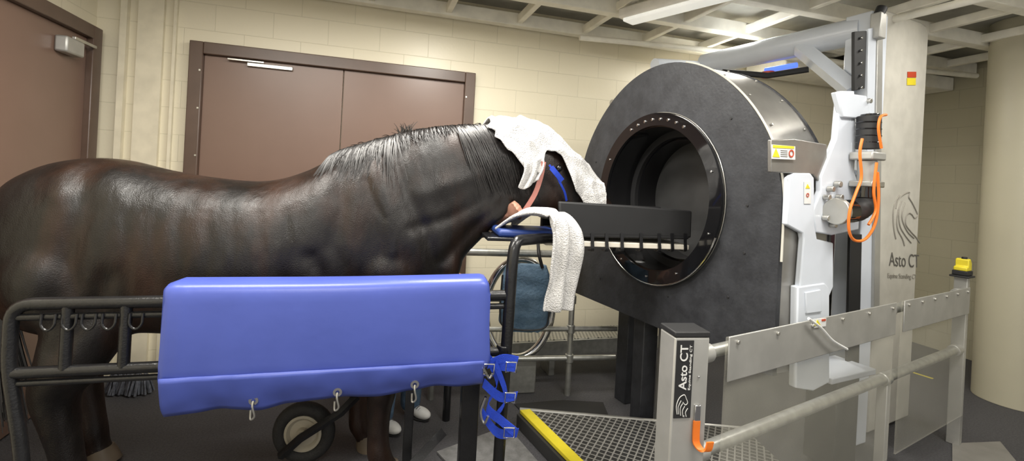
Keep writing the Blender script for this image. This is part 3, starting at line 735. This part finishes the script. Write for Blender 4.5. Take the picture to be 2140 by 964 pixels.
text('label_lettering','Asto CT',[PO(-.018,.885,.0035),PO(-.018,1.045,.0035),PO(-.048,.885,.0035)],M_labw,ra,.01)
text('label_lettering','Equine Standing CT',[PO(-.001,.885,.0035),PO(-.001,1.045,.0035),PO(-.012,.885,.0035)],M_labw,ra,.005)
def lp(pts): tube('horse_emblem',[PO(x,z,.004) for x,z in pts],.0014,M_labw,ra,curve=True,res=6)
lp([(-.048,.80),(-.052,.83),(-.042,.858),(-.024,.868),(-.016,.855),(-.010,.84),(-.018,.832),(-.028,.842)])
lp([(-.042,.80),(-.045,.825),(-.035,.848)]); lp([(-.034,.795),(-.037,.82),(-.028,.838)]); lp([(-.024,.79),(-.028,.81),(-.02,.828)]); lp([(-.012,.79),(-.016,.805),(-.008,.82)])
box('latch_plate',PO(.03,.80,.004),(.022,.008,.06),(pdir.x,pdir.y),M_chrome,ra,.002)
for z in(.70,.84): 
    cyl('bolt',PO(-.02 if z<.75 else .03,z+.09,0),PO(-.02 if z<.75 else .03,z+.09,.004),.004,M_chrome,ra,res=8)
hk=[PO(.028,.775,.006),PO(.028,.72,.006),PO(.03,.695,.01),PO(.042,.68,.025),PO(.058,.685,.035),PO(.064,.715,.038)]
band('coat_hook',hk,.026,M_orange,ra,th=.003,wdir=pdir,label='orange metal hook')
tube('top_pipe',[RL(.06,.985),RL(tE,1.0)],.024,M_galv,ra)
tube('bottom_pipe',[RL(.06,.615),RL(tE,.63)],.027,M_galv,ra)
for z in(.985,.615): cyl('pipe_socket',RL(.05,z),RL(.12,z),.036,M_alu,ra)
for z in(1.0,.63): cyl('pipe_socket',RL(tE-.06,z),RL(tE+.02,z),.036,M_alu,ra)
for z in(.99,.62): cyl('pipe_socket',RL(1.62,z),RL(1.68,z),.034,M_galv,ra)
box('end_post',RL(tE+.03,.555),(.045,.07,1.11),(rd.x,rd.y),M_alu,ra,.004)
box('post_cap',RL(tE+.03,1.115),(.12,.10,.012),(rd.x,rd.y),M_blackm,ra,.003)
box('end_post',RL(1.65,.31),(.045,.05,.62),(rd.x,rd.y),M_alu,ra,.004)
for a,b in((.16,1.60),(1.70,tE-.02)):
    prism('acrylic_panel',[RL(a,.22,.042),RL(b,.22,.042),RL(b,1.05,.042),RL(a,1.05,.042)],rn*.008,M_acr,ra,label='clear acrylic guard panel')
    prism('kick_strip',[RL(a,.885,.052),RL(b,.885,.052),RL(b,1.055,.052),RL(a,1.055,.052)],rn*.006,M_alu,ra,.003,label='brushed metal top strip')
    k=6
    for i in range(k):
        t=a+.05+(b-a-.1)*i/(k-1); cyl('bolt',RL(t,1.03,.056),RL(t,1.03,.066),.008,M_steel,ra,res=10)
label([(1700,668),(1727,665),(1726,682),(1700,686)],RP,M_labw,ra,.062); label([(1703,681),(1709,669),(1715,680)],RP,M_yellow,ra,.064)
label([(1718,668),(1726,667),(1726,671),(1718,672)],RP,M_red,ra,.064)
tube('hanging_rod',[PP(1690,666,RP,.075),PP(1715,685,RP,.08),PP(1740,712,RP,.08),PP(1770,730,RP,.08)],.006,M_labw,ra,curve=True,res=8)
em=thing('emergency_stop_switch','yellow pedal-shaped switch box on top of the end post','switch',RL(tE+.03,1.12))
c=RL(tE+.03,1.122); box('switch_base',c+V((0,0,.016)),(.10,.08,.03),(rd.x,rd.y),M_blackm,em,.004)
vs_=[c+rd*x+V((0,0,z))+rn*.035 for x,z in((-.045,.03),(.045,.03),(.045,.08),(.02,.11),(-.015,.105),(-.015,.06),(-.045,.055))]
prism('switch_body',vs_,-rn*.07,M_yellow,em,.006); cyl('switch_knob',c+V((.01,0,.105)),c+V((.01,0,.12)),.015,M_blackm,em)

# ---------------- platform with grating
A=V((.15,3.10,0)); 
pl=thing('entry_platform','low steel platform with dark grating and yellow edge strip','platform',(.9,2.4,0))
q1=A+Wd*1.6; zz=V((0,0,.085))
prism('platform_grating',[A+zz,q1+zz,V((1.2,1.72,.085)),V((1.62,2.05,.085)),V((1.55,3.02,.085))],(0,0,.02),M_grate,pl)
prism('yellow_edge',[A+V((-.02,0,.088)),q1+V((-.02,0,.088)),q1+Bk*.05+V((0,0,.088)),A+Bk*.05+V((0,0,.088))],(0,0,.022),M_yellow,pl,.002)
prism('platform_frame',[A+V((-.02,.03,0)),A+V((-.04,0,0)),q1+V((-.04,0,0)),q1+V((0,-.02,0)),V((1.2,1.70,0)),V((1.64,2.03,0)),V((1.57,3.06,0))],(0,0,.084),mat('frame_dark',(.05,.05,.05),.5,.4),pl,.004)
tube('frame_edge',[A+V((-.02,.03,.10)),V((1.55,3.03,.10))],.012,M_steel,pl,res=8)
prism('ramp_plate',[V((-.35,2.75,.003)),V((.05,3.08,.003)),V((.33,2.50,.003)),V((.0,2.27,.003))],(0,0,.012),mat('plate_grey',(.24,.24,.24),.5,.3,(.16,.16,.16),20,.3,80),label='worn grey metal floor plate beside the platform',cat='floor plate')
prism('dark_floor_sheet',[V((.2,3.18,.001)),V((.75,3.16,.001)),V((.75,3.5,.001)),V((.45,3.5,.001)),V((.1,3.4,.001))],(0,0,.006),M_blackm,label='flat black sheet on the floor under the scanner',cat='mat')  # flat black sheet filling the black area below the gantry
def tape(a,b,w):
    A_=FL(*a); B_=FL(*b); d=(B_-A_).normalized(); nn=V((-d.y,d.x,0))*w/2
    prism('floor_tape',[A_-nn,B_-nn,B_+nn,A_+nn],(0,0,.002),M_yellow,label='yellow floor marking tape strip',cat='tape')
tape((1905,778),(1950,792),.03)
A_=FL(1990,930); prism('floor_hatch',[A_,FL(2090,926),FL(2130,975),FL(1990,990)],(0,0,.01),mat('hatch_grey',(.22,.21,.19),.6),label='flat grey metal cover plate on the floor',cat='floor plate')
# ---------------- walkway and pipe rails behind
wk=thing('side_walkway','galvanised walkway with perforated deck and pipe handrails','walkway',(.4,3.9,0))
box('walkway_deck',(.38,4.04,.30),(1.9,.30,.03),(.958,.287),M_perf,wk,.004)
box('deck_fascia',V((.38,4.04,.25))+E2*.16,(1.9,.02,.12),(.958,.287),M_galv,wk,.003)
for s in(-.8,.0,.8): box('deck_leg',V((.38,4.04,.142))+E1*s,(.05,.2,.284),(.958,.287),M_galv,wk,.003)
hr=thing('pipe_handrail','galvanised steel pipe handrail with clamp fittings','handrail',(.1,3.55,0))
ha=V((-.50,3.42,0)); hb=V((.50,3.60,0)); hc=V((.95,3.68,0))
for z,e in((1.06,hb),(.72,hb),(.50,hb.lerp(hc,.8)),(.28,hb.lerp(hc,.8))):
    tube('rail_pipe',[ha+V((0,0,z)),e+V((0,0,z))],.028 if z>1 else .02,M_galv,hr)
for p in (ha,hb): 
    tube('post_pipe',[p,p+V((0,0,1.07))],.022,M_galv,hr)
    for z in(.28,.5,.72,1.05): cyl('clamp',p+V((0,0,z-.03)),p+V((0,0,z+.03)),.031,M_galv,hr)
rg=thing('steel_hoop','large polished steel hoop standing behind the handrail','hoop',W(1085,740,3.62))
c=W(1085,645,3.60)
pts=[c+V((.25*math.cos(i*math.pi/24),.04*math.cos(i*math.pi/24),.37*math.sin(i*math.pi/24))) for i in range(48)]
tube('hoop_rim',pts,.03,M_chrome,rg,closed=True)
box('hoop_stand',(c.x,3.60,(c.z-.37)/2),(.3,.06,c.z-.37),(1,.2),M_galv,rg,.01)
bg=thing('backpack','blue denim backpack with black edging hanging on the handrail','bag',W(1098,690,3.36))
c=W(1097,622,3.38)
vs=[];fs=[];N=30;K=28
for i in range(N+1):
    q=i/N; z=c.z+.235-.47*q; w=.175*(min(1,.80+q*1.0) if q<.2 else 1)*(1-(max(0,q-.85)/.15)**2*.35); dp=.07*math.sin(math.pi*(.12+.80*q))**.6
    for k in range(K):
        an=2*math.pi*k/K; cc_,ss=math.cos(an),math.sin(an)
        vs.append(V((c.x+w*math.copysign(abs(cc_)**.5,cc_)+.008*noise.noise(V((z*9,an,0))),c.y+dp*math.copysign(abs(ss)**.7,ss)-.018*noise.noise(V((cc_*3,z*12,2))),z)))
for i in range(N):
    for k in range(K): fs.append((i*K+k,i*K+(k+1)%K,(i+1)*K+(k+1)%K,(i+1)*K+k))
fs.append(tuple(range(K))[::-1]); fs.append(tuple(N*K+k for k in range(K)))
mk('bag_body',vs,fs,M_bag,bg,ang=60)
tube('bag_strap',[c+V((-.11,-.03,.22)),c+V((-.08,-.03,.32)),c+V((-.08,.10,.38)),c+V((-.09,.12,.30))],.012,M_blackm,bg,curve=True)
tube('bag_strap',[c+V((.11,-.03,.22)),c+V((.08,-.03,.32)),c+V((.08,.12,.38)),c+V((.09,.14,.30))],.012,M_blackm,bg,curve=True)
tube('edge_piping',[c+V((-.165,-.045,.16)),c+V((-.17,-.05,-.1)),c+V((-.12,-.06,-.2)),c+V((.12,-.06,-.2)),c+V((.17,-.05,-.1)),c+V((.165,-.045,.16))],.006,M_blackm,bg,curve=True,res=8)

# ---------------- wheel, mop
wh=thing('trolley_wheel','black rubber tyred wheel with cream hub and black axle arm','wheel',(-1.06,2.61,0))
wc=V((-1.06,2.61,.165)); wn=V((.10,-.995,0)).normalized(); vs=[];fs=[]
a1=V((0,0,1)); b1_=wn.cross(a1)
pts=[wc+(a1*math.cos(i*math.pi/20)+b1_*math.sin(i*math.pi/20))*.128 for i in range(40)]
vs,fs=sweep(pts,.037,14,closed=True); mk('tyre',vs,fs,M_rubber,wh)
prof=[(0,.040),(.03,.040),(.035,.018),(.07,.014),(.085,.028),(.098,.026),(.100,-.03),(0,-.03)]
vs=[];fs=[];K=36
for i in range(K):
    t=2*math.pi*i/K; d=a1*math.cos(t)+b1_*math.sin(t)
    for r,h in prof: vs.append(wc+d*max(r,.0005)+wn*h)
for i in range(K):
    j=(i+1)%K
    for q in range(len(prof)-1): fs.append((i*8+q,i*8+q+1,j*8+q+1,j*8+q))
mk('hub',vs,fs,M_hub,wh); cyl('axle',wc+wn*.03,wc+wn*.06,.018,M_steel,wh)
tube('axle_arm',[wc+wn*.07+V((-.10,0,-.10)),wc+wn*.07,wc+wn*.07+V((.21,.0,.15)),wc+wn*.05+V((.28,.03,.22))],.022,M_black,wh,res=4)
mp=thing('dust_mop','grey yarn dust mop head lying on the floor by the wall','mop',FL(268,822))
mc=FL(268,822)
cyl('mop_block',mc+V((-.08,0,.06)),mc+V((.08,0,.06)),.03,M_mop,mp)
allv=[];allf=[]
for i in range(160):
    x=random.uniform(-.1,.1); an=random.uniform(0,6.28); r=random.uniform(.02,.06); h=random.uniform(.09,.14)
    p=[mc+V((x,0,.07)),mc+V((x+math.cos(an)*r*.5,math.sin(an)*r*.5,h)),mc+V((x+math.cos(an)*r,math.sin(an)*r,h*.5)),mc+V((x+math.cos(an)*r*1.3,math.sin(an)*r*1.3,.01))]
    a,b=sweep(crom(p,3),.008,5); o_=len(allv); allv+=a; allf+=[tuple(q+o_ for q in f) for f in b]
mk('mop_yarn',allv,allf,M_mop,mp,kind='stuff')

# ---------------- people
def hand(wrist,dirv,side,curl,back):
    out=[]; dirv=dirv.normalized(); side=(side-dirv*side.dot(dirv)).normalized(); nn=dirv.cross(side)
    if back: nn=-nn
    palm=wrist+dirv*.05
    B=Matrix((side,dirv,nn)).transposed(); out.append(ball(palm,.045,(.95,1.15,.35),B))
    for i,(o,L) in enumerate(((.030,.072),(.010,.080),(-.010,.074),(-.029,.058))):
        b=wrist+dirv*.085+side*o
        p1=b+dirv*L*.45; p2=p1+(dirv*.5+nn*curl).normalized()*L*.33; p3=p2+(dirv*(.1)+nn*curl).normalized()*L*.28
        out+=chain([(b-dirv*.02,.009),(p1,.0085),(p2,.008),(p3,.0065)],3,8)
    b=wrist+dirv*.03+side*.035
    out+=chain([(b,.011),(b+side*.025+dirv*.025,.010),(b+side*.03+dirv*.05+nn*curl*.015,.0085),(b+side*.022+dirv*.072+nn*curl*.02,.007)],3,8)
    return out
def human(label,base,fwd,top,pants,shoe,handL,handR,hgt=1.68,elL=None,elR=None,hairm=M_hair):
    k=hgt/1.72; f=V((fwd[0],fwd[1],0)).normalized(); r=V((f.y,-f.x,0)); b=V((base[0],base[1],0))
    def P(x,y,z): return b+r*x*k+f*y*k+V((0,0,z*k))
    parts=[]
    parts+=chain([(P(0,0,.92),.13*k),(P(0,0,1.08),.125*k),(P(0,.0,1.25),.135*k),(P(0,0,1.38),.12*k),(P(0,0,1.45),.06*k),(P(0,.01,1.53),.05*k)])
    Bm=Matrix((r,f,V((0,0,1)))).transposed()
    parts.append(ball(P(0,.02,1.62),.105*k,(.75,.92,1.1),Bm)); parts.append(ball(P(0,.06,1.56),.05*k,(1,.9,1),Bm))
    parts.append(ball(P(0,.118,1.60),.014*k,(.9,1.1,1.7),Bm)); 
    for s in(-1,1): parts.append(ball(P(.08*s,.01,1.61),.02*k,(.5,.9,1.4),Bm))
    arms=[]
    for s,hd,el in((-1,handL,elL),(1,handR,elR)):
        sh=P(.18*s,0,1.40)
        rel=hd is None
        hd=P(.24*s,.05,.86) if rel else V(hd)
        el=V(el) if el else (P(.22*s,-.02,1.12) if rel else (sh+hd)/2+V((0,0,-.12)))
        parts+=chain([(P(.1*s,0,1.38),.06*k),(sh,.055*k),(el,.040*k),(hd,.027*k)])
        arms.append((sh,el,hd)); parts+=hand(hd,(hd-el),f,.9,s>0)
    body=remesh('person',parts,M_skin,voxel=.0065,smooth=2,label=label,cat='person')
    sp=chain([(P(0,0,.90),.155*k),(P(0,0,1.08),.15*k),(P(0,0,1.25),.158*k),(P(0,0,1.38),.135*k),(P(0,0,1.455),.07*k)])
    for sh,el,hd in arms:
        sp+=chain([(P(0,0,1.37),.09*k),(sh,.075*k),(sh.lerp(el,.75),.062*k)])
    remesh('shirt',sp,top,body,voxel=.012,smooth=4)
    pp=chain([(P(0,0,.98),.15*k),(P(0,0,.90),.16*k)])
    for s in(-1,1): pp+=chain([(P(.085*s,0,.88),.105*k),(P(.10*s,.01,.70),.088*k),(P(.11*s,.02,.48),.078*k),(P(.115*s,-.0,.28),.076*k),(P(.12*s,-.01,.09),.072*k)])
    remesh('trousers',pp,pants,body,voxel=.012,smooth=3)
    for s in(-1,1):
        sp=[ball(P(.12*s,.0,.045),.045,(.95,1.1,.95),Bm),ball(P(.13*s,.09,.038),.05,(.9,1.7,.7),Bm),ball(P(.12*s,-.03,.05),.042,(.9,1,1.1),Bm)]
        sp=[([V((v.x,v.y,max(v.z,.004))) for v in a],c) for a,c in sp]
        remesh('shoe',sp,shoe,body,voxel=.008,smooth=2)
        vs,fs=ball(P(.128*s,.055,.008),.052,(.95,2.1,.2),Bm); mk('shoe_sole',[V((v.x,v.y,max(v.z,0))) for v in vs],fs,M_blackm,body)
        for q in range(4):
            a=P(.12*s-.02,.05+.02*q,.075-.006*q); b_=P(.12*s+.02,.055+.02*q,.075-.006*q); tube('shoe_lace',[a,(a+b_)/2+V((0,0,.008)),b_],.003,M_greysh,body,curve=True,res=6)
    vs,fs=ball(P(0,-.005,1.65),.112*k,(.78,.92,1.0),Bm); mk('hair',vs,fs,hairm,body)
    for s in(-1,1):
        vs,fs=ball(P(.032*s,.105,1.63),.011*k); mk('eye',vs,fs,M_blackg,body)
    vs,fs=ball(P(0,.108,1.555),.02*k,(1.2,.4,.35),Bm); mk('mouth',vs,fs,M_pink,body)
    return body
h1=W(1066,447,2.74)
human('person in jeans and white sneakers reaching for the halter strap',(-.66,3.10),(.8,-.6),M_greysh,M_denim,M_labw,(-.30,3.28,.9),(h1.x-.02,2.76,h1.z),hgt=1.62,elR=(-.20,3.00,1.25))
human('person in dark maroon shirt standing behind the scanner tower',(2.58,3.66),(-.5,-.9),M_maroon,M_blackm,M_blackm,None,None,hgt=1.66)

# ---------------- lamps
def area(x,y,z,sx,sy,p,rot=(0,0,0),col=(1,.96,.885)):
    l=bpy.data.lights.new('ceiling_lamp','AREA'); l.shape='RECTANGLE'; l.size=sx; l.size_y=sy; l.energy=p; l.color=col
    o=bpy.data.objects.new('ceiling_lamp',l); SC.objects.link(o); o.location=(x,y,z); o.rotation_euler=rot
area(-1.3,1.6,2.9,1.3,.3,74,(0,0,.3)); area(-.2,2.6,2.9,.3,1.2,64,(0,0,.3)); area(1.2,1.2,2.9,1.3,.3,62,(0,0,.3)); area(2.9,2.3,2.9,.3,1.2,34); area(-.6,-.6,2.9,1.3,.3,72); area(1.9,4.2,2.85,.3,.9,32)
w=bpy.data.worlds.new('world'); bpy.context.scene.world=w; w.use_nodes=True
w.node_tree.nodes['Background'].inputs[0].default_value=(1,.97,.91,1); w.node_tree.nodes['Background'].inputs[1].default_value=.8
# ---------------- camera
cam=bpy.data.cameras.new('camera'); co=bpy.data.objects.new('camera',cam); SC.objects.link(co)
cam.sensor_fit='HORIZONTAL'; cam.sensor_width=36; cam.lens=36*F/2140; cam.shift_y=-107/2140; cam.clip_start=.05
Mx=Matrix(((CT,-ST,0,0),(0,0,-1,0),(ST,CT,0,H),(0,0,0,1))); co.matrix_world=Mx
bpy.context.scene.camera=co
try:
    bpy.context.scene.view_settings.view_transform='Standard'
except Exception as e: print(e)
